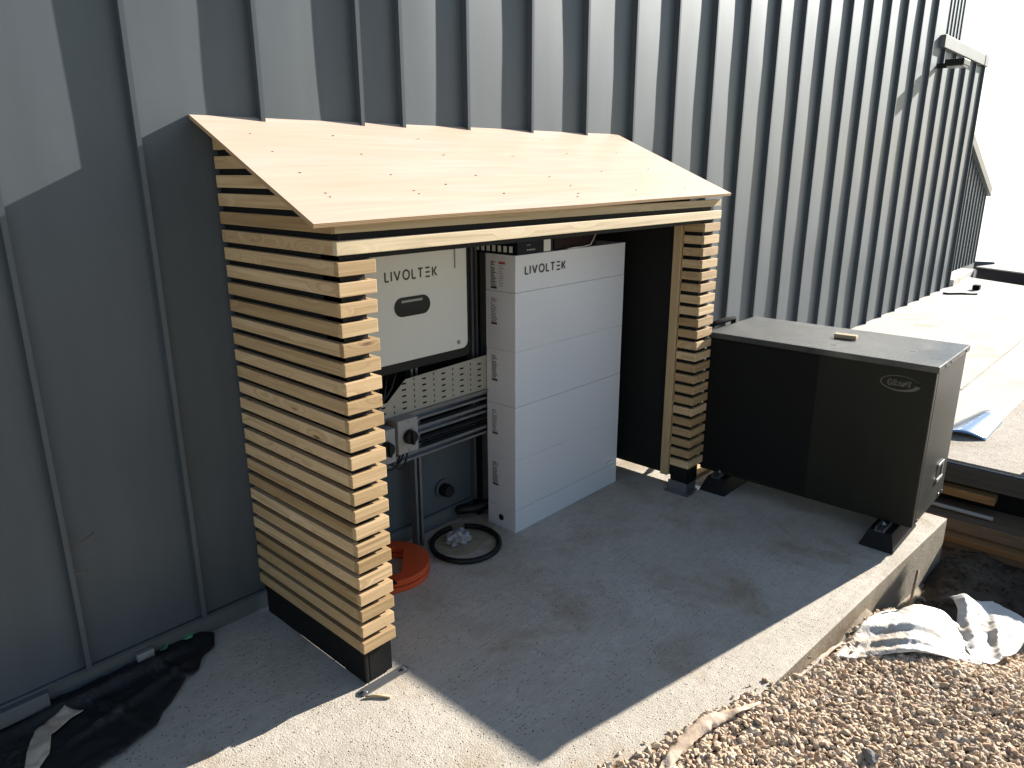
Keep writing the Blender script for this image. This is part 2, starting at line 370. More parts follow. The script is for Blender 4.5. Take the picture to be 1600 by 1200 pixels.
def stones(name, pts, m_, smooth=False):
    V, F = [], []; b = 0
    for (x, y, z, s_) in pts:
        vs, fs = random.choice(SV)
        rt = Matrix.Rotation(random.uniform(0, 6.28), 3, 'Z') @ Matrix.Rotation(random.gauss(0, .5), 3, 'X') @ Matrix.Rotation(random.gauss(0, .5), 3, 'Y')
        V.append(vs @ (np.array(rt).T*s_)+np.array((x, y, z))); F.append(fs+b); b += len(vs)
    V = np.concatenate(V); F = np.concatenate(F)
    me = bpy.data.meshes.new(name); me.vertices.add(len(V)); me.vertices.foreach_set('co', V.astype(np.float32).ravel())
    me.loops.add(F.size); me.loops.foreach_set('vertex_index', F.astype(np.int32).ravel())
    me.polygons.add(len(F)); me.polygons.foreach_set('loop_start', np.arange(0, F.size, 3, dtype=np.int32)); me.update(calc_edges=True); me.validate()
    me.polygons.foreach_set('use_smooth', [smooth]*len(F)); me.materials.append(m_)
    o = bpy.data.objects.new(name, me); C.objects.link(o); return o
# spill line of the gravel over the slab, from photo: (x, y)
SP = [(-.6, -1.35), (.0, -1.46), (.256, -1.545), (.388, -1.60), (.553, -1.641), (.675, -1.667), (.842, -1.734), (1.003, -1.789), (1.17, -1.835), (1.3, -1.86), (3.5, -2.0)]
def spill(x):
    for (a, b), (c, d) in zip(SP, SP[1:]):
        if a <= x <= c: return b+(d-b)*(x-a)/(c-a)
    return -1.9
pts = []
for _ in range(66000):
    x = random.uniform(.0, 2.6); y = random.uniform(-2.85, -1.4)
    L = spill(x)+.02*noise.noise(Vector((x*14, 0, 0)))
    if y > L: continue
    if x > 1.95 and y > -2.25+.1*noise.noise(Vector((x*5, y*5, 2))): continue
    if x > 2.52: continue
    far = min(1, (L-y)/.10)
    s_ = random.choice((.005, .0065, .008, .0095, .011, .0125, .0145, .0175))*random.uniform(.8, 1.15)
    z = hgrav(x, y)+s_*.35+random.uniform(-.006, .006)*far
    if y > edge_y(x)-.0: z = max(z, s_*.4)
    pts.append((x, y, z, s_))
tag(stones('gravel', pts, M['stone']), 'loose beige and pink gravel heaped against the front of the slab', 'gravel', kind='stuff')
pts = []
for _ in range(46):
    x = random.choice((random.gauss(.85, .12), random.uniform(.2, 1.25))); L = max(spill(x), edge_y(x)); y = L+abs(random.gauss(0, .028))+.003
    pts.append((x, y, .004, random.uniform(.003, .011)))
for _ in range(50):
    pts.append((random.uniform(-.5, 2.2), random.uniform(-1.5, -.3), .002, random.uniform(.0015, .004)))
tag(stones('scattered_pebbles', pts, M['stone']), 'single pebbles and grit strewn on the slab beside the gravel', 'pebbles', kind='stuff')
pts = []
for _ in range(700):
    x = random.uniform(1.9, 3.3); y = edge_y(x)-random.uniform(.01, .75)
    pts.append((x, y, hsoil(x, y)+.002, random.uniform(.006, .034)*random.uniform(.4, 1)))
tag(stones('rubble', pts, M['soil']), 'dark broken rubble and clods in the shaded trench below the slab', 'rubble', kind='stuff')
# larger stones
for i, (x, y, s_, lab, mm) in enumerate([(.878, -2.13, .034, 'grey angular stone lying on the gravel at the bottom edge', 'rock'), (.835, -1.80, .017, 'brown stone at the edge of the gravel beside the cream fabric strip', 'stone'),
                                  (2.47, -2.02, .055, 'pinkish brick lump in the trench below the slab end', 'soil')]):
    z = hgrav(x, y) if y < edge_y(x)-.05 else 0
    if i == 2: z = hsoil(x, y)+.06
    if i == 1: z = .004
    o = stones('stone', [(0, 0, .4*s_, s_)], M[mm], smooth=False); o.location = (x, y, z+.006); tag(o, lab, 'stone')

# terrace beyond the trench
mb = MB(); mb.prism([(3.49, -7.5), (3.49, .02), (12.55, .02), (12.45, -.05), (7.9, -7.5)], 2, -.95, .10)
tag(mb.build('terrace', M['terrace'], bevel=.004), kind='structure')
mb = MB(); mb.prism([(3.495, -7.4), (3.495, -1.25), (3.98, -1.40), (4.06, -1.80), (4.48, -1.835), (5.27, -1.86), (6.6, -2.0), (7.6, -7.4)], 2, .1035, .110)
tag(mb.build('path', M['terrace_brown'], bevel=.002), kind='structure')
mb = MB(); mb.prism([(5.19, -1.440), (7.43, -1.470), (9.3, -1.50), (9.3, -1.512), (7.43, -1.484), (5.19, -1.456)], 2, .1008, .1045)
tag(mb.build('terrace_joint', M['terrace_brown']), kind='structure')
# parapet at the terrace's far end
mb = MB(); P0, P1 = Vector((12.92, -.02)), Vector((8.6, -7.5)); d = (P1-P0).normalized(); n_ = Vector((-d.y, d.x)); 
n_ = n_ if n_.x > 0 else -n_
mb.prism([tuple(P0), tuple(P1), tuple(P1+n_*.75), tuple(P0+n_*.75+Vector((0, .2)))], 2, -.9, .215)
pr = empty('parapet', 'low white topped parapet with shade painted into its face, closing the far end of the terrace', 'parapet', (12.9, -.02, .1))
mb.build('wall', M['shaded_parapet'], pr)
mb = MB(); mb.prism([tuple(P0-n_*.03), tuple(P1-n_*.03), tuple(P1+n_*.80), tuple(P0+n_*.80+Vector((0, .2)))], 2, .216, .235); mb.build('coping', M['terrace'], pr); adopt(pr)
# kerb along the foot of the far wall
mb = MB(); mb.prism([(11.2, -.06), (12.9, .0), (12.9, .22), (11.2, .22)], 2, .02, .19)
tag(mb.build('kerb', M['terrace'], bevel=.006), 'pale concrete kerb at the foot of the far gable wall', 'kerb')

# ============================================================ BUILDING WALL
SEAMS = [-1.50, -1.075, -.6568, -.2467, .1927, .6295, .8425, 1.2233, 1.662, 2.1122, 2.5639, 3.0179, 3.4874, 3.9491, 4.4279, 4.8945, 5.3741, 5.8858, 6.3694, 6.8734, 7.3903, 7.9263, 8.44, 8.97, 9.50, 10.03, 10.56]
bld = empty('clad_building', 'grey standing seam metal clad building wall behind the shelter', 'building', (5, 0, 0))
ZT = 6.0
def pan(x0, x1, z0, z1, amp):
    """one bowed sheet between two seams"""
    bm = bmesh.new(); nx = 7; nz = max(6, int((z1-z0)/.12)); ph = random.uniform(0, 50)
    for i in range(nx+1): pass
    G = []
    for i in range(nx+1):
        t = i/nx; x = x0+(x1-x0)*t; prof = math.sin(math.pi*t)
        G.append([])
        for j in range(nz+1):
            zz = z0+(z1-z0)*j/nz
            y = -amp*prof*(.5*noise.noise(Vector((ph, zz*.9, 0)))+.35*noise.noise(Vector((ph+9, zz*2.6, t*2)))+.15)
            G[i].append(bm.verts.new((x, y, zz)))
    for i in range(nx):
        for j in range(nz): bm.faces.new((G[i][j], G[i][j+1], G[i+1][j+1], G[i+1][j])).smooth = True
    return bm
def join_bms(bms):
    out = bmesh.new()
    for b in bms:
        me = bpy.data.meshes.new('t'); b.to_mesh(me); b.free(); out.from_mesh(me); bpy.data.meshes.remove(me)
    return out
XR = 11.09
edges = [-6.0]+[-5.6+.42*i for i in range(10)]+SEAMS+[XR]
bms = []
for a, b in zip(edges, edges[1:]):
    top = ZT if b <= 8.98 else 3.14
    bms.append(pan(a, b, .10, top, .007))
mb = MB(); mb.bm.free(); mb.bm = join_bms(bms)
# returns, top and back so the wall has real depth
mb.box(XR-.004, XR, 0, .6, .10, 3.14); mb.box(8.966, 8.97, 0, 1.2, 3.14, ZT); mb.box(-6, 8.97, .02, .3, .11, ZT-.01)
mb.box(8.97, XR-.006, .02, .3, .11, 3.13)
me_rec = mb.bm
me = bpy.data.meshes.new('cladding'); mb.bm.to_mesh(me); mb.bm.free(); me.materials.append(M['clad'])
o = bpy.data.objects.new('cladding', me); C.objects.link(o); o.parent = bld
sides = [-5.6+.42*i for i in range(10)]
for X in SEAMS+[XR-.018]:
    top = ZT if X < 8.96 else 3.12
    mb = MB()
    # L-shaped standing seam: fin with folded head, slightly wavering
    n = 24 if top > 4 else 12; ph = random.uniform(0, 99)
    prof = [(-.0055, .002), (-.0055, -.027), (-.011, -.029), (-.011, -.0352), (.0045, -.0365), (.0045, .002)]
    rings = []
    for j in range(n+1):
        zz = .098+(top-.098)*j/n; dx = .0018*noise.noise(Vector((ph, zz*1.3, 0))); dh = .002*noise.noise(Vector((ph+5, zz*1.5, 0)))
        rings.append([mb.bm.verts.new((X+a+dx, b+(dh if b < -.01 else 0), zz)) for a, b in prof])
    for A, B in zip(rings, rings[1:]):
        for k in range(len(prof)):
            mb.bm.faces.new((A[k], A[(k+1) % len(prof)], B[(k+1) % len(prof)], B[k]))
    mb.bm.faces.new(rings[0]); mb.bm.faces.new(rings[-1][::-1])
    mb.build('standing_seam', M['clad'], bld)
for X in sides: 
    mb = MB(); mb.box(X-.006, X+.006, -.036, .0, .098, ZT); mb.build('standing_seam', M['clad'], bld)
Pq('base_flashing', M['clad_trim'], bld, -6, XR-.01, .012, .05, -.05, .12)
Pq('drip_trim', M['clad'], bld, -6, XR, -.014, .010, .088, .0995)
mb = MB(); mb.box(8.82, 11.13, -.055, .30, 3.12, 3.255); cp = mb.build('coping', M['clad_trim'], bld, bevel=.005)
mb = MB(); mb.box(10.90, 10.915, -.059, .31, 3.11, 3.259); mb.build('coping_joint', M['hp'], bld)
# recessed upper wall
mb = MB(); mb.box(9.0, 14.87, 1.2, 1.5, 3.0, ZT)
for i in range(12): mb.box(12.35+i*.215, 12.362+i*.215, 1.185, 1.2, 3.0, ZT)
mb.build('recessed_upper_wall', M['clad'], bld)
adopt(bld)
# far lower gable wall
gw = empty('gable_wall', 'lower grey gable wall with narrow seams beyond the corner of the main wall', 'wall', (12.9, .25, .1))
mb = MB(); x0, x1, yb = 11.2, 13.9, .22
zt = lambda x: 2.17 if x < 12.0 else 2.17-(x-12.0)*.41
mb.prism([(x0, .0), (x1, .0), (x1, zt(x1)), (12.0, 2.17), (x0, 2.17)], 1, yb, yb+.25); mb.build('cladding', M['clad'], gw)
for i in range(13):
    X = 11.3+i*.213
    Pq('standing_seam', M['clad'], gw, X-.006, X+.006, yb-.018, yb, .19, zt(X)-.02)
mb = MB(); mb.prism([(x0, 2.14), (12.0, 2.14), (x1+.05, zt(x1+.05)-.04), (x1+.05, zt(x1+.05)+.10), (12.02, 2.28), (x0, 2.28)], 1, yb-.07, yb+.3); mb.build('verge_trim', M['clad_trim'], gw, bevel=.003)
adopt(gw)
# flood light on the wall
fl = empty('flood_light', 'small dark floodlight on an arm high on the wall under the coping', 'light', (9.0, -.05, 2.93))
mb = MB(); mb.box(8.72, 9.02, -.30, -.10, 2.905, 2.975); mb.build('lamp_housing', M['hp'], fl, bevel=.01)
Pq('bracket', M['hp'], fl, 8.85, 8.90, -.10, 0, 2.90, 2.95)
Pq('lens', M['lampglass'], fl, 8.76, 8.98, -.29, -.12, 2.897, 2.904)
adopt(fl)
# far neighbour's roof
hr = empty('distant_house', 'dark slate roof of a house beyond the parapet', 'house', (37, -2, -1))
def ray(px, py, t):
    v = r*((px-800)/1139.87)-u*((py-600)/1139.87)+f
    return Vector(cam.matrix_world.translation)+v*t
T = 19.
pl = [ray(1515, 421, T), ray(1562, 423, T), ray(1553, 409.5, T), ray(1519, 408, T)]
mb = MB(); dv = Vector((f.x, f.y, 0)).normalized()
A = [mb.bm.verts.new(p) for p in pl]; B = [mb.bm.verts.new(p+dv*6-Vector((0, 0, .6))) for p in pl]
mb.bm.faces.new(A); mb.bm.faces.new(B[::-1])
for i in range(4): mb.bm.faces.new((A[i], B[i], B[(i+1) % 4], A[(i+1) % 4]))
mb.build('roof', M['roofing'], hr)
b0, b1 = pl[0], pl[1]
mb = MB(); vs = [b0, b1, b1+dv*5.5, b0+dv*5.5]
A = [mb.bm.verts.new(p-Vector((0, 0, .01))) for p in vs]; B = [mb.bm.verts.new(Vector((p.x, p.y, -1.1))) for p in vs]
mb.bm.faces.new(A); mb.bm.faces.new(B[::-1])
for i in range(4): mb.bm.faces.new((A[i], B[i], B[(i+1) % 4], A[(i+1) % 4]))
mb.build('wall', M['terrace'], hr); adopt(hr)

# ============================================================ SHELTER
sh = empty('timber_shelter', 'open fronted slatted timber shelter with a plywood lean-to roof', 'shelter', (1.2, -.36, 0))
D = .7175; PT = .0625; ZT0 = 1.519; SH = .0425; TH = .021
W2 = 2.39
def roof_z(x, y):       # underside of roof
    t = x/2.39; zb_ = 1.945+.019*t; zf = 1.619+.027*t
    return zb_+(zf-zb_)*(-y/.748)-.012
def jit(a=.0012): return random.uniform(-a, a)
def slat(boxes, m_='pine'):
    mb = MB()
    for b in boxes: mb.box(*b)
    return mb.build('slat', M[m_], sh, bevel=.0022, seg=2)
# left side, and its L shaped front returns
zs = [ZT0+PT*2-PT*k for k in range(-3, 24)]
zs[-1] = .142
levels = [ZT0-PT*k for k in range(-6, 22)]+[.142]
for z in levels:
    ze = z+SH
    if z > ZT0+PT*.5:      # above the top beam: cut off by the sloping roof
        yf = -.748*(1.945-.012-ze)/(1.945-1.614)
        yf = max(yf, -D)
        if ze > 1.93: continue
        if z < ZT0+PT*1.5: yf = -D+TH+.001
    else: yf = -D+TH+.0006
    slat([(0+jit(), TH, yf, -.012+jit(.004), z, ze+jit(.0008))])
for z in levels:
    if z > ZT0-.01: continue
    e = .139+jit(.002)
    slat([(jit(.0008), e, -D+jit(.001), -D+TH, z, z+SH+jit(.0008)), (e-TH, e-.0004, -D+TH+.0004, -.60, z, z+SH)])
    e = 2.225+jit(.0015); q = W2+jit(.002)
    slat([(e, q, -D+jit(.001), -D+TH, z+.0, z+SH), (e+.0004, e+TH, -D+TH+.0004, -.597, z, z+SH)])
for z in levels:
    if z > ZT0-.01: continue
    slat([(W2-TH, W2, -D+TH+.001, -.02, z, z+SH)])
# front beams under the roof
mb = MB(); mb.box(-.001, W2+.002, -D-.001, -D+.021, ZT0, ZT0+SH); mb.build('front_rail', M['fascia'], sh, bevel=.0025)
mb = MB(); mb.box(-.001, W2-.01, -D, -D+.021, ZT0+PT+.002, ZT0+PT+.036); mb.build('front_rail', M['fascia'], sh, bevel=.0025)
mb = MB(); mb.box(.03, W2-.03, -D+.030, -D+.072, 1.50, 1.60); mb.build('lintel', M['membrane'], sh)
mb = MB(); mb.box(TH+.001, .115, -.69, -.60, .10, 1.52); mb.build('post', M['membrane'], sh)
mb = MB(); mb.box(2.25, 2.366, -.69, -.60, .10, 1.52); mb.build('post', M['membrane'], sh)
# membrane lining on both sides (behind the slats), wedge topped
for x0_ in (TH+.001, 2.262):
    mb = MB(); mb.prism([(-.695 if x0_ < 1 else -.60, .09), (.0, .09), (.0, roof_z(x0_, 0)-.01), (-.695 if x0_ < 1 else -.60, roof_z(x0_, -.69)-.01)], 0, x0_, x0_+.012); mb.build('membrane_lining', M['membrane'], sh)
mb = MB(); mb.box(2.215, 2.246, -.592, -.545, .075, 1.50); mb.build('door_jamb', M['board'], sh, bevel=.003)
# plinth wraps
mb = MB(); mb.box(.012, .030, -.70, -.03, .004, .165); mb.box(.030, .132, -.70, -.59, .006, .160); mb.build('plinth_wrap', M['dpc'], sh, bevel=.006, seg=3)
mb = MB(); mb.box(2.228, 2.33, -.705, -.605, .035, .165); mb.box(2.33, 2.37, -.70, -.03, .03, .16); mb.build('plinth_wrap', M['dpc'], sh, bevel=.006, seg=3)
# steel post feet
def strap(x0, x1, y, wd, ang):
    mb = MB(); n = 8; c = Vector(((x0+x1)/2, y)); L = (x1-x0)/2; p = []
    for k in range(n+1): a = math.pi/2-math.pi*k/n; p.append((L-wd/2+wd/2*math.cos(a), wd/2*math.sin(a)))
    for k in range(n+1): a = -math.pi/2-math.pi*k/n; p.append((-L+wd/2+wd/2*math.cos(a), wd/2*math.sin(a)))
    ca, sa = math.cos(ang), math.sin(ang); p = [(c.x+a*ca-b*sa, c.y+a*sa+b*ca) for a, b in p]
    mb.prism(p, 2, .0015, .0055); return mb
pf = strap(-.035, .175, -.728, .038, -.03).build('post_foot', M['galv'], sh)
for x, y in ((-.016, -.728), (.155, -.733)):
    mb = MB(); mb.cyl((x, y, .005), (x, y, .0075), .011, 18); mb.cyl((x, y, .0075), (x, y, .012), .006, 6); mb.build('bolt', M['galv'], pf)
mb = MB(); mb.box(2.17, 2.35, -.755, -.60, .0015, .006); mb.box(2.218, 2.224, -.72, -.60, .006, .055); mb.box(2.224, 2.33, -.716, -.711, .006, .045); pf2 = mb.build('post_foot', M['galv'], sh, bevel=.001)
mb = MB(); mb.cyl((2.30, -.738, .006), (2.30, -.738, .014), .008, 6); mb.build('bolt', M['galv'], pf2)
# roof sheet
c4 = [(-.090, -.748, 1.618), (2.427, -.748, 1.647), (2.445, .0, 1.964), (-.063, .0, 1.945)]
mb = MB(); nx, ny = 24, 10; G0, G1 = [], []
for i in range(nx+1):
    G0.append([]); G1.append([])
    for j in range(ny+1):
        s_, t = i/nx, j/ny
        p = (Vector(c4[0])*(1-s_)+Vector(c4[1])*s_)*(1-t)+(Vector(c4[3])*(1-s_)+Vector(c4[2])*s_)*t
        p.z += .002*noise.noise(Vector((s_*3, t*2, 0)))
        G0[i].append(mb.bm.verts.new(p)); G1[i].append(mb.bm.verts.new(p-Vector((0, -.004, .0125))))
F_ = mb.bm.faces
for i in range(nx):
    for j in range(ny):
        F_.new((G0[i][j], G0[i+1][j], G0[i+1][j+1], G0[i][j+1])); F_.new((G1[i][j+1], G1[i+1][j+1], G1[i+1][j], G1[i][j]))
eds = []
for i in range(nx): eds += [F_.new((G0[i+1][0], G0[i][0], G1[i][0], G1[i+1][0])), F_.new((G0[i][ny], G0[i+1][ny], G1[i+1][ny], G1[i][ny]))]
for j in range(ny): eds += [F_.new((G0[0][j], G0[0][j+1], G1[0][j+1], G1[0][j])), F_.new((G0[nx][j+1], G0[nx][j], G1[nx][j], G1[nx][j+1]))]
for e in eds: e.material_index = 1
rf = mb.build('roof', [M['ply'], M['ply_edge']], sh)
# edge uv: v follows the thickness
uvl = rf.data.uv_layers[0]
for p in rf.data.polygons:
    if p.material_index == 1:
        for li in p.loop_indices:
            co = rf.data.vertices[rf.data.loops[li].vertex_index].co
            top = roof_z(co.x, co.y)+.012
            uvl.data[li].uv = (co.x+co.y, (co.z-top))
    else:
        for li in p.loop_indices:
            co = rf.data.vertices[rf.data.loops[li].vertex_index].co; uvl.data[li].uv = (co.x, co.y*1.08)
def on_roof(px, py):
    # intersect the pixel's ray with the roof plane to find where a screw sits on the board
    a, b, c = Vector(c4[0]), Vector(c4[1]), Vector(c4[3]); n_ = (b-a).cross(c-a).normalized(); o_ = Vector(cam.matrix_world.translation)
    v = ray(px, py, 1)-o_; return o_+v*((a-o_).dot(n_)/v.dot(n_)), n_
for px, py in [(391, 209), (426, 237), (469, 270), (509, 302), (516, 308), (521, 212), (565, 241), (611, 273), (647, 298), (655, 303), (654, 217), (694, 242), (744, 274), (788, 302), (803, 244),
               (859, 276), (892, 290), (904, 302), (903, 307), (848, 219), (955, 213), (963, 239), (994, 297), (1013, 264), (1070, 294), (940, 268), (886, 240), (697, 288)]:
    p, n_ = on_roof(px, py); mb = MB(); mb.cyl(p, p+n_*.0015, .0034, 10); mb.build('screw', M['screw'], rf)
adopt(sh)

# ============================================================ ELECTRICS
inv = empty('inverter', 'white wall mounted inverter box with oval display inside the shelter', 'inverter', (.80, -.05, .93))
def rrect(x0, x1, z0, z1, rad, n=6):
    p = []
    for cx, cz, a0 in ((x1-rad, z1-rad, 0), (x0+rad, z1-rad, 90), (x0+rad, z0+rad, 180), (x1-rad, z0+rad, 270)):
        for k in range(n+1): a = math.radians(a0+90*k/n); p.append((cx+rad*math.cos(a), cz+rad*math.sin(a)))
    return p
mb = MB(); mb.prism(rrect(.50, 1.085, .925, 1.56, .03), 1, -.150, -.03); mb.build('heat_sink', M['black'], inv, bevel=.003)
mb = MB(); mb.prism(rrect(.48, 1.055, .972, 1.55, .032), 1, -.170, -.152); cv = mb.build('front_cover', M['cream'], inv, bevel=.004, seg=3)
dsp = MB(); dsp.prism(rrect(.633, .828, 1.168, 1.250, .041, 10), 1, -.1745, -.169); ds = dsp.build('display', M['glass'], inv, bevel=.001)
Pq('status_bar', M['grey_plastic'], ds, .668, .782, -.1765, -.174, 1.228, 1.238)
word('LIVOLTEK', (.592, -.1702, 1.325), .280, .038, (1, 0, 0), (0, 0, 1), (0, -1, 0), .001, .0075).build('lettering', M['ink'], inv)
mb = MB(); mb.cyl((.995, -.170, 1.005), (.995, -.173, 1.005), .010, 16); mb.build('lock', M['galv'], inv)
mb = MB(); mb.box(.955, .995, -.176, -.170, 1.44, 1.475); mb.box(.978, .984, -.174, -.170, 1.345, 1.44); mb.build('hanging_tag', M['grey_plastic'], inv)
adopt(inv)

bt = empty('battery_tower', 'tall white stacked battery cabinet standing on the slab in the shelter', 'battery', (1.65, -.23, 0))
BX0, BX1, BY0, BY1 = 1.212, 2.090, -.326, -.135
lev = [0, .120, .388, .664, .940, 1.220, 1.392]
names = ['base']+['battery_module']*4+['control_module']
for k, (a, b) in enumerate(zip(lev, lev[1:])):
    mb = MB(); e = .0006*((k % 2)*2-1)
    mb.box(BX0+e, BX1+e, BY0+e, BY1, a+(.0004 if k else 0), b-.0004); mo = mb.build(names[k], M['white'], bt, bevel=.0022, seg=3)
    if k == 0:
        mb = MB(); mb.cyl((BX0-.0015, -.228, .058), (BX0+.004, -.228, .058), .017, 20); mb.build('cable_port', M['black'], mo)
        Pq('plinth_line', M['white'], mo, BX0+.001, BX1-.001, BY0-.0012, BY0+.01, .088, .0895)
    else:
        zt_ = b-.035
        # label on the end panel (-x face): code rows, barcode bar
        mb = MB(); rows = 16; y0_, y1_ = -.208, -.170; zz = zt_
        hh = .115
        for i in range(rows):
            wd = random.uniform(.55, 1.) if i not in (3,) else .2; z1_ = zz-i*hh/rows
            yy = y1_
            while yy > y1_-(y1_-y0_)*wd:
                l = random.uniform(.002, .007); mb.box(BX0-.0012, BX0-.0004, yy-l, yy, z1_-.0034, z1_); yy -= l+.0018
        mb.box(BX0-.0012, BX0-.0004, y0_, y1_, zt_-hh-.012, zt_-hh-.001)
        mb.build('label', M['ink'], mo)
        if k == 5:
            mb = MB(); mb.box(BX0-.0012, BX0-.0004, -.262, -.222, zt_-.010, zt_+.001); mb.build('warning_strip', M['red'], mo)
            mb = MB()
            for i in range(9):
                z1_ = zt_-.018-i*.0115; mb.box(BX0-.0011, BX0-.0004, -.227, -.224, z1_-.003, z1_); mb.box(BX0-.0011, BX0-.0004, -.232-random.uniform(.008, .024), -.230, z1_-.002, z1_)
            mb.build('label_text', M['ink'], mo)
            word('LIVOLTEK', (1.280, BY0-.0012, 1.302), .293, .036, (1, 0, 0), (0, 0, 1), (0, -1, 0), .001, .007).build('lettering', M['ink'], mo)
mb = MB(); mb.box(1.99, 2.045, BY0-.006, BY0, .135, .150); mb.build('edge_clip', M['white'], bt, bevel=.002)
adopt(bt)
# cartons lying on the cabinet
cb = empty('product_carton', 'dark navy printed carton with a white side label on top of the batteries', 'box', (1.34, -.2, 1.393))
mb = MB(); mb.box(1.222, 1.475, -.33, -.03, 1.393, 1.463); mb.build('carton', M['box'], cb, bevel=.002)
mb = MB(); mb.box(1.405, 1.455, -.3318, -.3305, 1.397, 1.460); mb.build('white_label', M['paper'], cb)
mb = MB()
for i in range(7): mb.box(1.2202, 1.2214, -.30+i*.036, -.280+i*.036, 1.402, 1.430)
mb.build('printed_icons', M['paper'], cb)
mb = MB()
for i in range(5): mb.box(1.285+i*.012, 1.294+i*.012, -.3312, -.3305, 1.409, 1.415)
for i in range(3): mb.box(1.285+i*.009, 1.291+i*.009, -.3312, -.3305, 1.432, 1.436)
mb.build('printed_text', M['grey_plastic'], cb); adopt(cb)
mb = MB(); mb.box(1.52, 1.86, -.300, -.06, 1.393, 1.452); o = mb.build('maroon_carton', M['maroon'], bevel=.002); tag(o, 'dark maroon carton beside the navy one on the batteries', 'box')
mb = MB(); mb.tube([(1.60, -.322, 1.3945), (1.66, -.325, 1.397), (1.72, -.318, 1.3945), (1.80, -.31, 1.40), (1.865, -.305, 1.47)], .003, 6); o = mb.build('cable_tie', M['paper']); tag(o, 'thin white cable tie lying on the battery top in front of the maroon carton', 'cable tie')

# support frame of strut channel
fr = empty('strut_frame', 'galvanised strut channel frame on the wall inside the shelter', 'frame', (1.0, -.06, 0))
def rail_x(x0, x1, y, z, h=.041):
    mb = MB(); mb.box(x0, x1, y-.003, y+.038, z+h-.003, z+h); mb.box(x0, x1, y-.003, y+.038, z, z+.003); mb.box(x0, x1, y+.035, y+.038, z+.003, z+h-.003)
    mb.box(x0, x1, y-.003, y, z+h-.013, z+h-.003); mb.box(x0, x1, y-.003, y, z+.003, z+.011); return mb
for z in (.672, .602, .492): rail_x(.30, 1.30, -.125, z).build('horizontal_strut', M['galv'], fr)
rail_x(.30, 1.30, -.125, .560, .012).build('horizontal_strut', M['galv'], fr)
def rail_z(x, y, z0, z1, h=.041):
    mb = MB(); mb.box(x, x+.003, y-.003, y+.038, z0, z1); mb.box(x+h-.003, x+h, y-.003, y+.038, z0, z1); mb.box(x+.003, x+h-.003, y+.035, y+.038, z0, z1)
    mb.box(x+.003, x+.013, y-.003, y, z0, z1); mb.box(x+h-.013, x+h-.003, y-.003, y, z0, z1); return mb
for X in (.775, 1.262): rail_z(X, -.082, .004, 1.53).build('vertical_strut', M['galv'], fr)
rail_z(1.165, -.082, .60, 1.53).build('vertical_strut', M['galv'], fr)
for z in (.30, 1.17): 
    mb = MB(); mb.box(1.285, 1.325, -.10, -.085, z, z+.035); mb.cyl((1.30, -.10, z+.018), (1.30, -.115, z+.018), .009, 6); mb.build('clamp', M['galv'], fr)
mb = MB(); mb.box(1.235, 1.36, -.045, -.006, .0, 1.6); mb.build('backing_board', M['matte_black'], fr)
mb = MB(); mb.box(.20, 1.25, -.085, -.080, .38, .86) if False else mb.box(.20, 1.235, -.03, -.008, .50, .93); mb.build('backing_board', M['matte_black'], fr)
adopt(fr)
ct = empty('cable_tray', 'perforated pale galvanised cable tray mounted below the inverter', 'cable tray', (.9, -.13, .72))
# perforated plate assembled from solid pieces around real slots would be heavy: slots are recessed dark inserts
out = [(.40, .725), (1.258, .725), (1.258, .898), (.705, .880), (.60, .795), (.40, .795)]
mb = MB(); mb.prism(out, 1, -.131, -.1285); tr = mb.build('tray_plate', M['tray'], ct)
mb = MB()
for i in range(13):
    X = .52+i*.0585
    if i % 2 == 0:
        for k in range(6):
            z = .742+k*.026
            if X < .69 and z > .78: continue
            mb.prism(rrect(X-.0022, X+.0022, z-.006, z+.006, .002, 3), 1, -.1322, -.1308)
    else:
        for k in range(5):
            z = .748+k*.0285
            if X < .69 and z > .79: continue
            mb.prism(rrect(X-.012, X+.012, z-.0035, z+.0035, .003, 3), 1, -.1322, -.1308)
mb.build('slots', M['matte_black'], tr)
Pq('tray_lip', M['galv'], ct, .40, 1.258, -.145, -.1285, .718, .7245); adopt(ct)
# isolators
def isolator(x0, z0, y, label):
    t = empty('isolator_switch', label, 'switch', (x0+.055, y, z0), 'rotary isolator switches on the strut frame')
    mb = MB(); mb.box(x0, x0+.112, y-.075, y-.0, z0, z0+.155); bd = mb.build('housing', M['grey_plastic'], t, bevel=.005, seg=3)
    mb = MB(); mb.box(x0+.028, x0+.084, y-.079, y-.0755, z0+.045, z0+.108); mb.build('dial_plate', M['grey_plastic'], t, bevel=.001)
    cx, cz = x0+.056, z0+.076
    mb = MB(); mb.cyl((cx, y-.079, cz), (cx, y-.104, cz), .033, 24, .030); kb = mb.build('knob', M['black'], t)
    Pq('knob_grip', M['black'], kb, cx-.006, cx+.006, y-.114, y-.103, cz-.030, cz+.030, bevel=.002)
    for dx in (.056,):
        for dz in (.012, .143):
            mb = MB(); mb.cyl((x0+dx, y-.075, z0+dz), (x0+dx, y-.0765, z0+dz), .0045, 10); mb.build('screw', M['screw'], t)
    adopt(t)
isolator(.596, .570, -.128, 'grey isolator switch box with black knob, the fully visible one')
isolator(.468, .548, -.128, 'grey isolator switch box with black knob, half hidden behind the slats')
mb = MB()
for a, b, dz in ((.50, .64, .06), (.53, .66, .045), (.56, .68, .07)):
    p = [(a+(b-a)*t, -.16-.02*math.sin(math.pi*t), .56-dz*math.sin(math.pi*t)+.005) for t in [i/12 for i in range(13)]]; mb.tube(p, .0045, 6)
o = mb.build('hanging_cables', M['black']); tag(o, 'black cables looping below the isolator switches', 'cables')
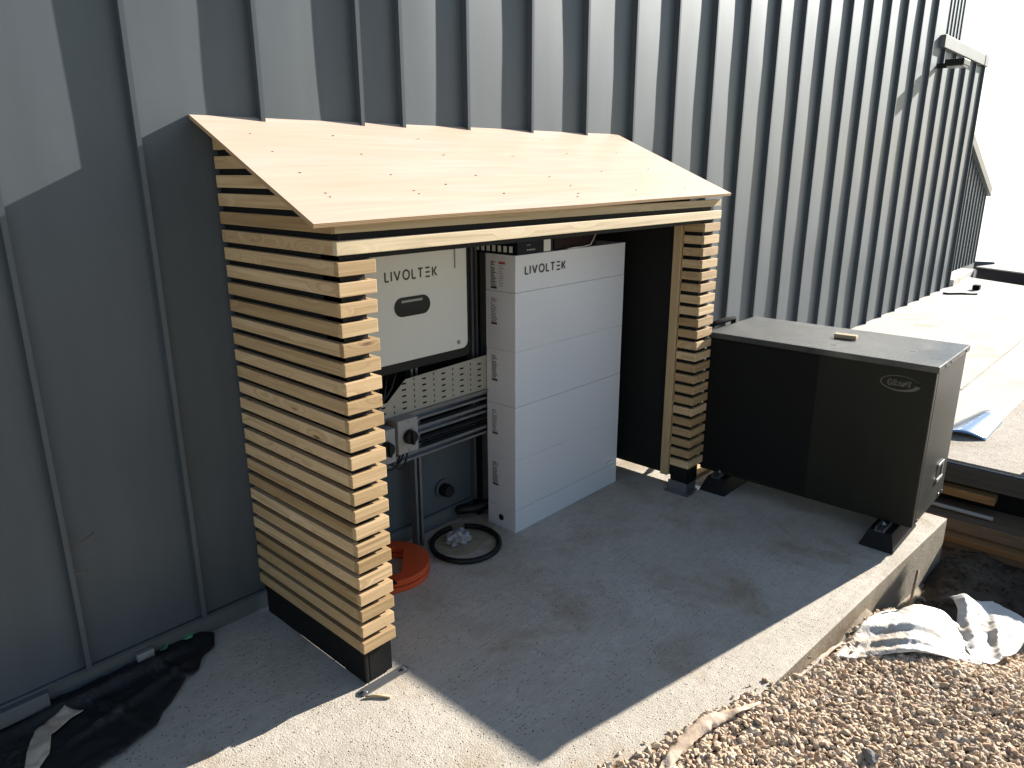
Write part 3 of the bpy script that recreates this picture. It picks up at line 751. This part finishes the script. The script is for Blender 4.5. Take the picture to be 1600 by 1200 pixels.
mb = MB(); mb.tube([(.44, -.17, .74), (.50, -.17, .79), (.56, -.165, .84), (.60, -.14, .93)], .005, 6); mb.tube([(.50, -.16, .78), (.54, -.16, .80), (.62, -.14, .86), (.66, -.13, .94)], .006, 6); mb.tube([(.46, -.16, .80), (.56, -.15, .90), (.58, -.14, .95)], .004, 6)
o = mb.build('black_cables', M['black']); tag(o, 'black cables dropping from the inverter onto the tray end', 'cables')
# big dark corrugated hose behind the battery
mb = MB(); mb.tube([(1.33, -.075, .34), (1.335, -.10, .22), (1.325, -.12, .12), (1.26, -.085, .07), (1.18, -.05, .06), (1.10, -.02, .07)], .026, 10)
o = mb.build('corrugated_hose', M['black']); tag(o, 'thick black hose curling out at the wall behind the batteries', 'hose')
so_ = empty('wall_socket', 'round black outlet on a round plate low on the wall', 'socket', (1.03, -.02, .21))
mb = MB(); mb.cyl((1.015, -.002, .218), (1.015, -.012, .218), .048, 24); mb.build('back_plate', M['clad'], so_)
mb = MB(); mb.cyl((1.015, -.012, .214), (1.015, -.062, .214), .034, 24, .031); mb.build('cap', M['black'], so_, bevel=.003)
adopt(so_)
# black tubing ring on the floor
mb = MB(); n = 60; cx, cy, R0 = .950, -.235, .168; p = []
a0, a1 = math.radians(72), math.radians(72+336)
for i in range(n+1):
    a = a0+(a1-a0)*i/n; rr = R0*(1+.03*math.sin(2*a+.6)); p.append((cx+rr*math.cos(a), cy+rr*math.sin(a), .0145+.004*(1+math.sin(a*1.0))))
mb.tube(p, .0138, 12); o = mb.build('hose_ring', M['black']); tag(o, 'open ring of thick black hose lying on the slab', 'hose')
# crumpled clear bag inside the ring
bm = bmesh.new(); bmesh.ops.create_icosphere(bm, subdivisions=4, radius=1)
for v in bm.verts:
    k = 1+.45*noise.noise(v.co*2.1)+.25*abs(noise.noise(v.co*5))
    v.co = Vector((v.co.x*.058*k, v.co.y*.052*k, max(0, v.co.z*.034*k+.022)))
mb = MB(); mb.bm.free(); mb.bm = bm; M['trash'] = mat('crumpled_grey_film', (.30, .29, .29), .3)
o = mb.build('crumpled_bag', M['trash']); o.location = (.958, -.175, .001); tag(o, 'small crumpled grey plastic bag inside the black hose ring', 'bag')
# sand spill
mb = MB(); ppp = []
for i in range(40):
    a = 2*math.pi*i/40; k = 1+.28*noise.noise(Vector((math.cos(a)*1.4, math.sin(a)*1.4, 4)))
    ppp.append((.98+.17*k*math.cos(a), -.16+.15*k*math.sin(a)))
mb.prism(ppp, 2, .0008, .003); M['sand'] = concrete('pale_sand', (.40, .34, .22), (.46, .40, .28), (.30, .24, .15), .4, 4.)
o = mb.build('sand', M['sand']); tag(o, 'thin spill of yellowish sand on the slab inside the hose ring', 'sand', kind='stuff')
# orange fish tape reel
rl = empty('cable_reel', 'orange plastic wire puller reel with D shaped handle hole on the slab', 'reel', (.545, -.15, 0))
def reel_disc(z0, z1, R, name, hole=True):
    mb = MB(); n = 64; cx, cy = .545, -.150; rot = math.radians(-42)
    def hp(a):      # D shaped hole radius at angle a
        rr = R*.66; x_ = math.cos(a-rot)
        lim = R*.34
        return min(rr, lim/x_) if x_ > .05 else rr
    A = [[], [], [], []]
    for i in range(n):
        a = 2*math.pi*i/n; ca, sa = math.cos(a), math.sin(a); h = hp(a)
        for L, (rr, z) in zip(A, ((R, z0), (R, z1), (h, z1), (h, z0))): L.append(mb.bm.verts.new((cx+rr*ca, cy+rr*sa, z)))
    for k in range(4):
        for i in range(n): mb.bm.faces.new((A[k][i], A[k][(i+1) % n], A[(k+1) % 4][(i+1) % n], A[(k+1) % 4][i]))
    return mb.build(name, M['orange'], rl, bevel=.004, seg=3)
reel_disc(.002, .026, .188, 'lower_shell'); reel_disc(.032, .060, .188, 'upper_shell')
mb = MB(); mb.cyl((.545, -.15, .025), (.545, -.15, .033), .18, 40); mb.bm.faces.ensure_lookup_table()
mb.bm.free(); mb = MB()
n = 48
for i in range(n):
    a, b = 2*math.pi*i/n, 2*math.pi*(i+1)/n
    q = []
    for rr, z in ((.181, .0255), (.181, .0325), (.15, .0325), (.15, .0255)): pass
mb.tube([(.545+.166*math.cos(2*math.pi*i/48), -.15+.166*math.sin(2*math.pi*i/48), .029) for i in range(49)], .0052, 6); mb.build('wire', M['black'], rl)
mb = MB(); mb.box(.41, .45, -.335, -.30, .0605, .068); mb.build('wire_outlet', M['black'], rl, bevel=.002)
adopt(rl)

# ============================================================ HEAT PUMP
hp_ = empty('heat_pump', 'black outdoor heat pump unit with a dusty lid standing at the slab end', 'heat pump', (2.68, -1.27, 0))
X0, X1, Y0, Y1, Z0, Z1 = 2.400, 2.955, -1.83, -.70, .098, .880
mb = MB(); mb.box(X0, X1, Y0+.004, Y1, Z0, Z1); mb.build('casing', M['hp'], hp_, bevel=.004)
mb = MB(); mb.box(X0+.035, X1-.004, Y0-.003, Y0+.0035, Z0+.006, Z1-.004); sp_ = mb.build('side_panel', M['hp_side'], hp_, bevel=.002)
mb = MB(); mb.box(X0+.001, X0+.032, Y0-.002, Y0+.0035, Z0+.003, Z1-.002); mb.build('corner_post', M['hp_side'], hp_, bevel=.002)
mb = MB(); mb.box(X0-.014, X1+.030, Y0-.010, Y1+.01, Z1-.002, .908); ld = mb.build('lid', M['hp_lid'], hp_, bevel=.004)
for x in (2.50, 2.60, 2.90):
    mb = MB(); mb.cyl((x, Y0-.010, .893), (x, Y0-.0125, .893), .006, 12); mb.build('screw', M['black'], ld)
mb = MB(); mb.box(X0-.007, X0-.001, -1.305, Y1+.01, Z0+.02, Z1-.012); mb.build('fan_grille', M['mesh'], hp_, bevel=.002)
mb = MB(); mb.box(2.735, 2.84, Y0-.0045, Y0-.002, .235, .325); ha = mb.build('handle_recess', M['matte_black'], hp_)
mb = MB(); mb.box(2.735, 2.84, Y0-.010, Y0-.0046, .316, .330); mb.box(2.735, 2.84, Y0-.012, Y0-.0046, .232, .248); mb.box(2.828, 2.842, Y0-.009, Y0-.0046, .248, .316); mb.build('handle_rim', M['grey_plastic'], ha, bevel=.001)
for x, z in ((2.47, .115), (2.86, .125), (2.93, .12)):
    mb = MB(); mb.cyl((x, Y0-.003, z), (x, Y0-.008, z), .007, 10); mb.build('screw', M['galv'], sp_)
# badge on the front: ellipse swoosh and letters, u runs towards -y
lg = MB(); cy_, cz_ = -1.685, .800
U = (0, -1, 0); V = (0, 0, 1); Nn = (-1, 0, 0)
def sw(a0, a1, t0, t1, rx, ry, dx=0, n=22):
    o_, i_ = [], []
    for k in range(n+1):
        s_ = k/n; a = math.radians(a0+(a1-a0)*s_); t = t0+(t1-t0)*s_
        o_.append((dx+rx*math.cos(a), ry*math.sin(a))); i_.append((dx+(rx-t)*math.cos(a), (ry-t*.8)*math.sin(a)))
    def P3(p, th): return Vector((X0-.0006-th, cy_-p[0], cz_+p[1]))
    for k in range(n):
        q = [o_[k], o_[k+1], i_[k+1], i_[k]]
        a = [lg.bm.verts.new(P3(p, 0)) for p in q]; b = [lg.bm.verts.new(P3(p, .0012)) for p in q]
        lg.bm.faces.new(a); lg.bm.faces.new(b[::-1])
        for j in range(4): lg.bm.faces.new((a[j], b[j], b[(j+1) % 4], a[(j+1) % 4]))
sw(25, 250, .002, .008, .088, .038); sw(250, 355, .008, .022, .088, .038)
M['badge'] = mat('dull_badge', (.085, .08, .07), .4, .2)
lg.build('badge', M['badge'], hp_)
word('GRANT', (X0-.0012, cy_+.052, cz_-.013), .100, .026, U, V, Nn, .0012, .0075, .3).build('lettering', M['badge'], hp_)
def foot(x0, y0, name='support_foot'):
    mb = MB(); w_, l_ = .16, .40
    b = [(x0, y0), (x0+l_, y0), (x0+l_, y0+w_), (x0, y0+w_)]
    lo = [mb.bm.verts.new((x, y, .001)) for x, y in b]; s_ = .028
    hi = [mb.bm.verts.new((x+(s_*1.6 if k in (0, 3) else -s_), y+(s_ if k < 2 else -s_), .082)) for k, (x, y) in enumerate(b)]
    mb.bm.faces.new(lo[::-1]); mb.bm.faces.new(hi)
    for i in range(4): mb.bm.faces.new((lo[i], lo[(i+1) % 4], hi[(i+1) % 4], hi[i]))
    ft = mb.build('support_foot', M['dpc'], hp_, bevel=.006, seg=3)
    yc = y0+w_/2
    mb = MB(); mb.box(x0+.03, x0+.36, yc-.021, yc-.018, .083, .104); mb.box(x0+.03, x0+.36, yc+.018, yc+.021, .083, .104); mb.box(x0+.03, x0+.36, yc-.018, yc+.018, .083, .086); mb.build('strut', M['galv'], ft)
    mb = MB(); mb.cyl((x0+.085, yc, .086), (x0+.085, yc, .118), .006, 8); mb.cyl((x0+.085, yc, .103), (x0+.085, yc, .109), .014, 6); mb.build('bolt', M['galv'], ft)
foot(2.262, -1.800); foot(2.315, -.905)
adopt(hp_)
mb = MB(); mb.box(-.055, .055, -.022, .022, 0, .020); o = mb.build('wood_offcut', M['offcut'], bevel=.002); o.location = (2.72, -1.315, .9095); o.rotation_euler.z = math.radians(96); tag(o, 'short pale timber offcut lying on the heat pump lid', 'offcut')
mb = MB(); mb.tube([(2.46, -.60, .70), (2.47, -.64, .88), (2.53, -.655, .925), (2.66, -.665, .93), (2.76, -.66, .925), (2.80, -.64, .86), (2.82, -.60, .6), (2.82, -.5, .2), (2.8, -.3, .02)], .015, 10); o = mb.build('lagged_pipe', M['matte_black']); tag(o, 'black lagged pipe bending up behind the heat pump', 'pipe')
mb = MB(); mb.box(2.44, 2.68, -.66, -.56, .001, .022); o = mb.build('timber_scrap', M['board'], bevel=.002); o.rotation_euler.z = 0; tag(o, 'pale timber scrap on the slab between shelter and heat pump', 'offcut')

# ============================================================ TRENCH TIMBERS
def plank(x0, x1, z0, z1, m_, label, y0=-6, y1=-.9, tilt=0):
    mb = MB(); mb.box(x0, x1, y0, y1, z0, z1); o = mb.build('timber_plank', M[m_], bevel=.003); o.rotation_euler.x = tilt
    tag(o, label, 'plank', 'timbers stacked against the terrace edge'); return o
plank(3.45, 3.486, -.015, .092, 'dark_wood', 'dark weathered board directly under the terrace edge')
plank(3.40, 3.484, -.080, -.030, 'orange_wood', 'short orange board tucked below the dark terrace edge board', -2.02, -1.1)
plank(3.20, 3.483, -.205, -.135, 'old_wood', 'brown beam projecting from the stack above the orange edged board')
plank(3.13, 3.482, -.245, -.209, 'orange_wood', 'long orange edged board in the middle of the trench stack')
plank(3.15, 3.481, -.290, -.252, 'old_wood', 'grooved brown board below the long orange edged board')
plank(3.16, 3.480, -.330, -.296, 'old_wood', 'lower grooved brown board lying on the dark timbers')
plank(3.20, 3.470, -.385, -.338, 'dark_wood', 'dark timber near the bottom of the trench stack')  # darker timber tone for the lowest planks
plank(3.12, 3.465, -.44, -.392, 'dark_wood', 'bottom dark timber half sunk in the trench soil')
Pq('shade_backing', M['matte_black'], None, 3.4865, 3.4895, -6, .01, -.9, -.016); tag(bpy.data.objects['shade_backing'], 'black sheet added as the shade behind and below the stacked timbers', 'wall')  # black sheet over the terrace side, painted shade for the gaps
mb = MB(); mb.tube([(3.30, -1.2, -.112), (3.30, -1.7, -.114), (3.30, -2.04, -.116)], .012, 8); o = mb.build('grey_pipe', M['grey_plastic']); tag(o, 'thin grey pipe lying along the top of the brown beam', 'pipe')

mbs = empty('shade_stack', 'unseen stack of boards added right of the picture to shade slab and sacks', 'stack', (3.6, -2.4, .111))  # added out of view to cast shade on slab face and sacks
for k in range(8):
    Pq('board', M['old_wood'], mbs, 3.50+.012*(k % 3), 3.70+.01*(k % 2), -2.66+.01*(k % 3), -2.135-.006*(k % 2), .1115+k*.052, .1115+k*.052+.048, bevel=.003)
adopt(mbs)
# terrace odds and ends
bm = bmesh.new()   # bent sheet metal flashing with sky reflection put into its base colour
pv = [(3.90, -1.56, .112), (4.62, -1.70, .125), (4.47, -1.85, .112), (3.98, -1.84, .112)]
n = 10; G = []
for i in range(n+1):
    G.append([])
    for j in range(n+1):
        s_, t = i/n, j/n
        p = (Vector(pv[0])*(1-s_)+Vector(pv[1])*s_)*(1-t)+(Vector(pv[3])*(1-s_)+Vector(pv[2])*s_)*t
        p.z += .035*math.sin(math.pi*t)**1.0; G[i].append(bm.verts.new(p))
for i in range(n):
    for j in range(n): bm.faces.new((G[i][j], G[i+1][j], G[i+1][j+1], G[i][j+1])).smooth = True
mb = MB(); mb.bm.free(); mb.bm = bm; o = mb.build('sheet_metal_offcut', M['sky_metal']); sol = o.modifiers.new('t', 'SOLIDIFY'); sol.thickness = .002; tag(o, 'curved shiny sheet metal offcut with blue sky reflection painted in, on the terrace', 'sheet metal')
mb = MB(); mb.box(-.06, .06, -.045, .045, 0, .07); o = mb.build('dark_block', M['matte_black'], bevel=.012); o.location = (11.05, -.39, .101); tag(o, 'small dark block alone on the far terrace', 'block')
mb = MB(); mb.tube([(10.33, -.13, .11), (10.30, -.20, .112), (10.45, -.34, .112), (10.55, -.50, .112)], .014, 6); o = mb.build('loose_cable', M['hp']); tag(o, 'loose dark cable end on the terrace by the wall corner', 'cable')
mb = MB(); mb.box(-.05, .05, -.02, .02, 0, .012); o = mb.build('dark_chip', M['matte_black'], bevel=.003); o.location = (6.9, -1.67, .111); tag(o, 'small dark chip on the sunny terrace right of the heat pump', 'debris')

# ============================================================ CLOTHS
def cloth(name, poly, hf, m_, res=.012, thick=.0025):
    """crumpled cloth cut to an outline on the ground, with folds from hf(x,y)->z"""
    xs = [p[0] for p in poly]; ys = [p[1] for p in poly]
    def inside(x, y):
        c = False; n = len(poly)
        for i in range(n):
            (ax, ay), (bx, by) = poly[i], poly[i-1]
            if (ay > y) != (by > y) and x < (bx-ax)*(y-ay)/(by-ay)+ax: c = not c
        return c
    bm = bmesh.new(); V = {}
    nx = int((max(xs)-min(xs))/res)+2; ny = int((max(ys)-min(ys))/res)+2
    def vert(i, j):
        if (i, j) not in V:
            x = min(xs)+i*res; y = min(ys)+j*res; V[(i, j)] = bm.verts.new((x, y, hf(x, y)))
        return V[(i, j)]
    for i in range(nx):
        for j in range(ny):
            x = min(xs)+(i+.5)*res; y = min(ys)+(j+.5)*res
            if inside(x, y): bm.faces.new([vert(i, j), vert(i+1, j), vert(i+1, j+1), vert(i, j+1)]).smooth = True
    # relax the stair-stepped rim onto the outline
    def near(x, y):
        best = None
        for i in range(len(poly)):
            a = Vector(poly[i-1]); b = Vector(poly[i]); p = Vector((x, y)); t = max(0, min(1, (p-a).dot(b-a)/(b-a).length_squared)); q = a+(b-a)*t
            if best is None or (q-p).length < best[0]: best = ((q-p).length, q)
        return best[1]
    for v in bm.verts:
        if v.is_boundary:
            q = near(v.co.x, v.co.y); v.co.x, v.co.y = q.x, q.y; v.co.z = hf(q.x, q.y)
    mb = MB(); mb.bm.free(); mb.bm = bm; o = mb.build(name, m_); 
    for p in o.data.polygons: p.use_smooth = True
    s_ = o.modifiers.new('thickness', 'SOLIDIFY'); s_.thickness = thick; return o
def ridge(x, y, a, b, wd, h):
    a, b, p = Vector(a), Vector(b), Vector((x, y)); t = max(0, min(1, (p-a).dot(b-a)/(b-a).length_squared)); d_ = (a+(b-a)*t-p).length
    return h*math.exp(-(d_/wd)**2)*(math.sin(math.pi*min(1, max(.0, t*.9+.05)))**.5)
# black sheet on the left
poly = [(-.215, -.02), (-.25, .01), (-.29, .04), (-.42, .03), (-.62, .02), (-.80, .025), (-1.15, .02), (-1.5, .02), (-1.5, -.30), (-1.05, -.36), (-.82, -.42), (-.70, -.40), (-.58, -.36), (-.54, -.31), (-.47, -.26), (-.41, -.20), (-.36, -.19), (-.31, -.12), (-.255, -.10)]
def hb(x, y):
    n1 = noise.noise(Vector((x*4, y*5, 0))); n2 = abs(noise.noise(Vector((x*9+3, y*12, 1))))
    n3 = abs(noise.noise(Vector((x*22+y*8, y*26, 5)))); return .006+.008*(n1+.4)+.012*n2+.008*n3+ridge(x, y, (-.80, -.24), (-.34, -.12), .014, .020)+ridge(x, y, (-.95, -.06), (-.34, -.04), .02, .026)+ridge(x, y, (-.66, -.10), (-.60, -.33), .012, .016)+ridge(x, y, (-.45, -.03), (-.40, -.22), .010, .014)+.012*max(0, min(1, (y+.10)/.12))
o = cloth('black_membrane_sheet', poly, hb, M['blacksheet']); tag(o, 'crumpled dusty black membrane sheet heaped at the wall foot', 'sheet')
wp = [(-.76, -.07), (-.72, -.12), (-.78, -.14), (-.83, -.17), (-.86, -.25), (-.90, -.29), (-.93, -.26), (-.89, -.16), (-.86, -.11)]
o = cloth('pale_fabric_scrap', wp, lambda x, y: hb(x, y)+.008, M['geo'], .01); tag(o, 'pale fabric scrap lying on the black sheet at lower left', 'scrap')
for k, (gp, lab) in enumerate([([(-.335, .0), (-.30, -.015), (-.275, .018), (-.30, .03)], 'green plastic flap poking from the black sheet, nearer the shelter'), ([(-.42, .0), (-.40, -.02), (-.375, .018)], 'smaller green plastic tip on the black sheet, further from the shelter')]):
    o = cloth('green_plastic_scrap', gp, lambda x, y: hb(x, y)+.008, M['green'], .006, .001); tag(o, lab, 'plastic scrap', 'green scraps in the black sheet')
mb = MB(); mb.box(-.98, -.79, -.035, .005, .03, .085); o = mb.build('grey_offcut', M['clad_trim'], bevel=.003); tag(o, 'short grey trim offcut at the wall foot beside the black sheet', 'offcut')
mb = MB(); mb.box(-.50, -.44, -.015, .010, .03, .06); o = mb.build('small_block', M['grey_plastic'], bevel=.002); tag(o, 'small grey block at the wall foot behind the black sheet', 'offcut')
# white bag on the gravel
def hbag0(x, y): return max(hgrav(x, y), -.075)
def hbg(x, y):
    z = hbag0(x, y)+.012
    z += .060*math.exp(-(((x-1.78)/.24)**2+((y+2.02)/.12)**2))
    z += ridge(x, y, (1.45, -1.90), (1.70, -2.24), .012, .012)+ridge(x, y, (1.38, -1.90), (1.60, -2.20), .010, .009)+ridge(x, y, (1.55, -1.90), (1.82, -2.22), .020, .020)
    z += .010*noise.noise(Vector((x*6, y*6, 0)))
    return z+.006*abs(noise.noise(Vector((x*26+y*10, y*30, 2))))
p1 = [(1.28, -1.870), (1.36, -1.872), (1.47, -1.880), (1.62, -1.888), (1.80, -1.92), (1.93, -2.00), (1.98, -2.08), (1.93, -2.16), (1.83, -2.22), (1.76, -2.29), (1.66, -2.28), (1.57, -2.17), (1.49, -2.07), (1.41, -1.98)]
o = cloth('white_sack', p1, hbg, M['bag'], .008, .0012); tag(o, 'folded white woven plastic sack on the gravel by the slab edge', 'sack')
def hb2(x, y):
    z = hbag0(x, y)+.02+.04*math.exp(-(((x-2.10)/.10)**2+((y+2.14)/.07)**2))+ridge(x, y, (2.15, -2.12), (1.78, -2.25), .022, .022)+ridge(x, y, (2.1, -2.25), (1.78, -2.33), .014, .018)
    return z+.020*noise.noise(Vector((x*8, y*8, 4)))+.010*abs(noise.noise(Vector((x*14, y*11, 7))))+.006*abs(noise.noise(Vector((x*34, y*28, 3))))
p2 = [(2.13, -2.07), (2.02, -2.13), (1.92, -2.15), (1.80, -2.20), (1.69, -2.25), (1.70, -2.31), (1.78, -2.335), (1.86, -2.36), (1.96, -2.375), (2.08, -2.37), (2.17, -2.36), (2.19, -2.30), (2.24, -2.22), (2.17, -2.17)]
o = cloth('white_sack', p2, hb2, M['bag'], .008, .0012); tag(o, 'crumpled white plastic sack in the shade, rightmost on the gravel', 'sack')
# geotextile ribbons between slab and gravel
def ribbon(pts, wd, lab):
    bm = bmesh.new(); rows = []
    for i, (x, y, z, k) in enumerate(pts):
        a = Vector(pts[max(i-1, 0)][:2]); b = Vector(pts[min(i+1, len(pts)-1)][:2]); d_ = (b-a).normalized(); n2 = Vector((-d_.y, d_.x))
        rows.append([bm.verts.new((x+n2.x*wd*k*t*(1+.5*noise.noise(Vector((x*40, t, 3)))), y+n2.y*wd*k*t*(1+.5*noise.noise(Vector((x*40, t, 3)))), z-.006+.005*k*(1-abs(t))+.012*noise.noise(Vector((x*22, y*22+t*2, 0))))) for t in (-1, -.5, 0, .5, 1)])
    for A, B in zip(rows, rows[1:]):
        for j in range(4): bm.faces.new((A[j], A[j+1], B[j+1], B[j])).smooth = True
    mb = MB(); mb.bm.free(); mb.bm = bm; o = mb.build('geotextile_strip', M['geo'])
    for p in o.data.polygons: p.use_smooth = True
    s_ = o.modifiers.new('thickness', 'SOLIDIFY'); s_.thickness = .002; tag(o, lab, 'fabric strip')
def interp(P, n):
    out = []
    for a, b in zip(P, P[1:]):
        for i in range(n): out.append(tuple(a[k]+(b[k]-a[k])*i/n for k in range(len(a))))
    return out+[P[-1]]
ribbon(interp([(.34, -1.70, .022, .5), (.43, -1.685, .028, .8), (.52, -1.685, .030, 1.), (.62, -1.695, .034, 1.1), (.70, -1.72, .034, .8), (.78, -1.755, .030, .5), (.86, -1.78, .02, .15)], 8), .024, 'cream geotextile strip curling out of the gravel at the bottom of the picture')
ribbon(interp([(1.08, -1.822, .014, .3), (1.16, -1.832, .016, .7), (1.25, -1.840, .014, .9), (1.34, -1.852, .012, .6), (1.42, -1.862, .0, .3)], 5), .010, 'thin cream geotextile edge along the slab beside the white sack')
mb = MB(); mb.tube([(1.865, -1.975, -.13), (1.93, -1.970, 0.0), (1.978, -1.968, .112)], .0055, 6); o = mb.build('steel_peg', M['screw']); tag(o, 'thin rusty steel peg leaning against the slab face', 'peg')
mb = MB(); mb.tube([(-.03, -.752, .004), (.0, -.775, .006), (.03, -.815, .005)], .005, 6); o = mb.build('timber_sliver', M['board']); tag(o, 'pale sliver of wood beside the left post foot', 'sliver')

for k, (a, b, lab) in enumerate([((-.654, -.036, .572), (-.575, -.045, .60), 'dry straw caught on the leftmost wall seam, the upper and longer one'), ((-.652, -.036, .47), (-.615, -.04, .475), 'short dry straw caught on the leftmost wall seam below the longer one')]):
    mb = MB(); mb.tube([a, tuple((Vector(a)+Vector(b))/2+Vector((0, -.004, -.004))), b], .0018, 5); o = mb.build('straw', M['old_wood']); tag(o, lab, 'straw')
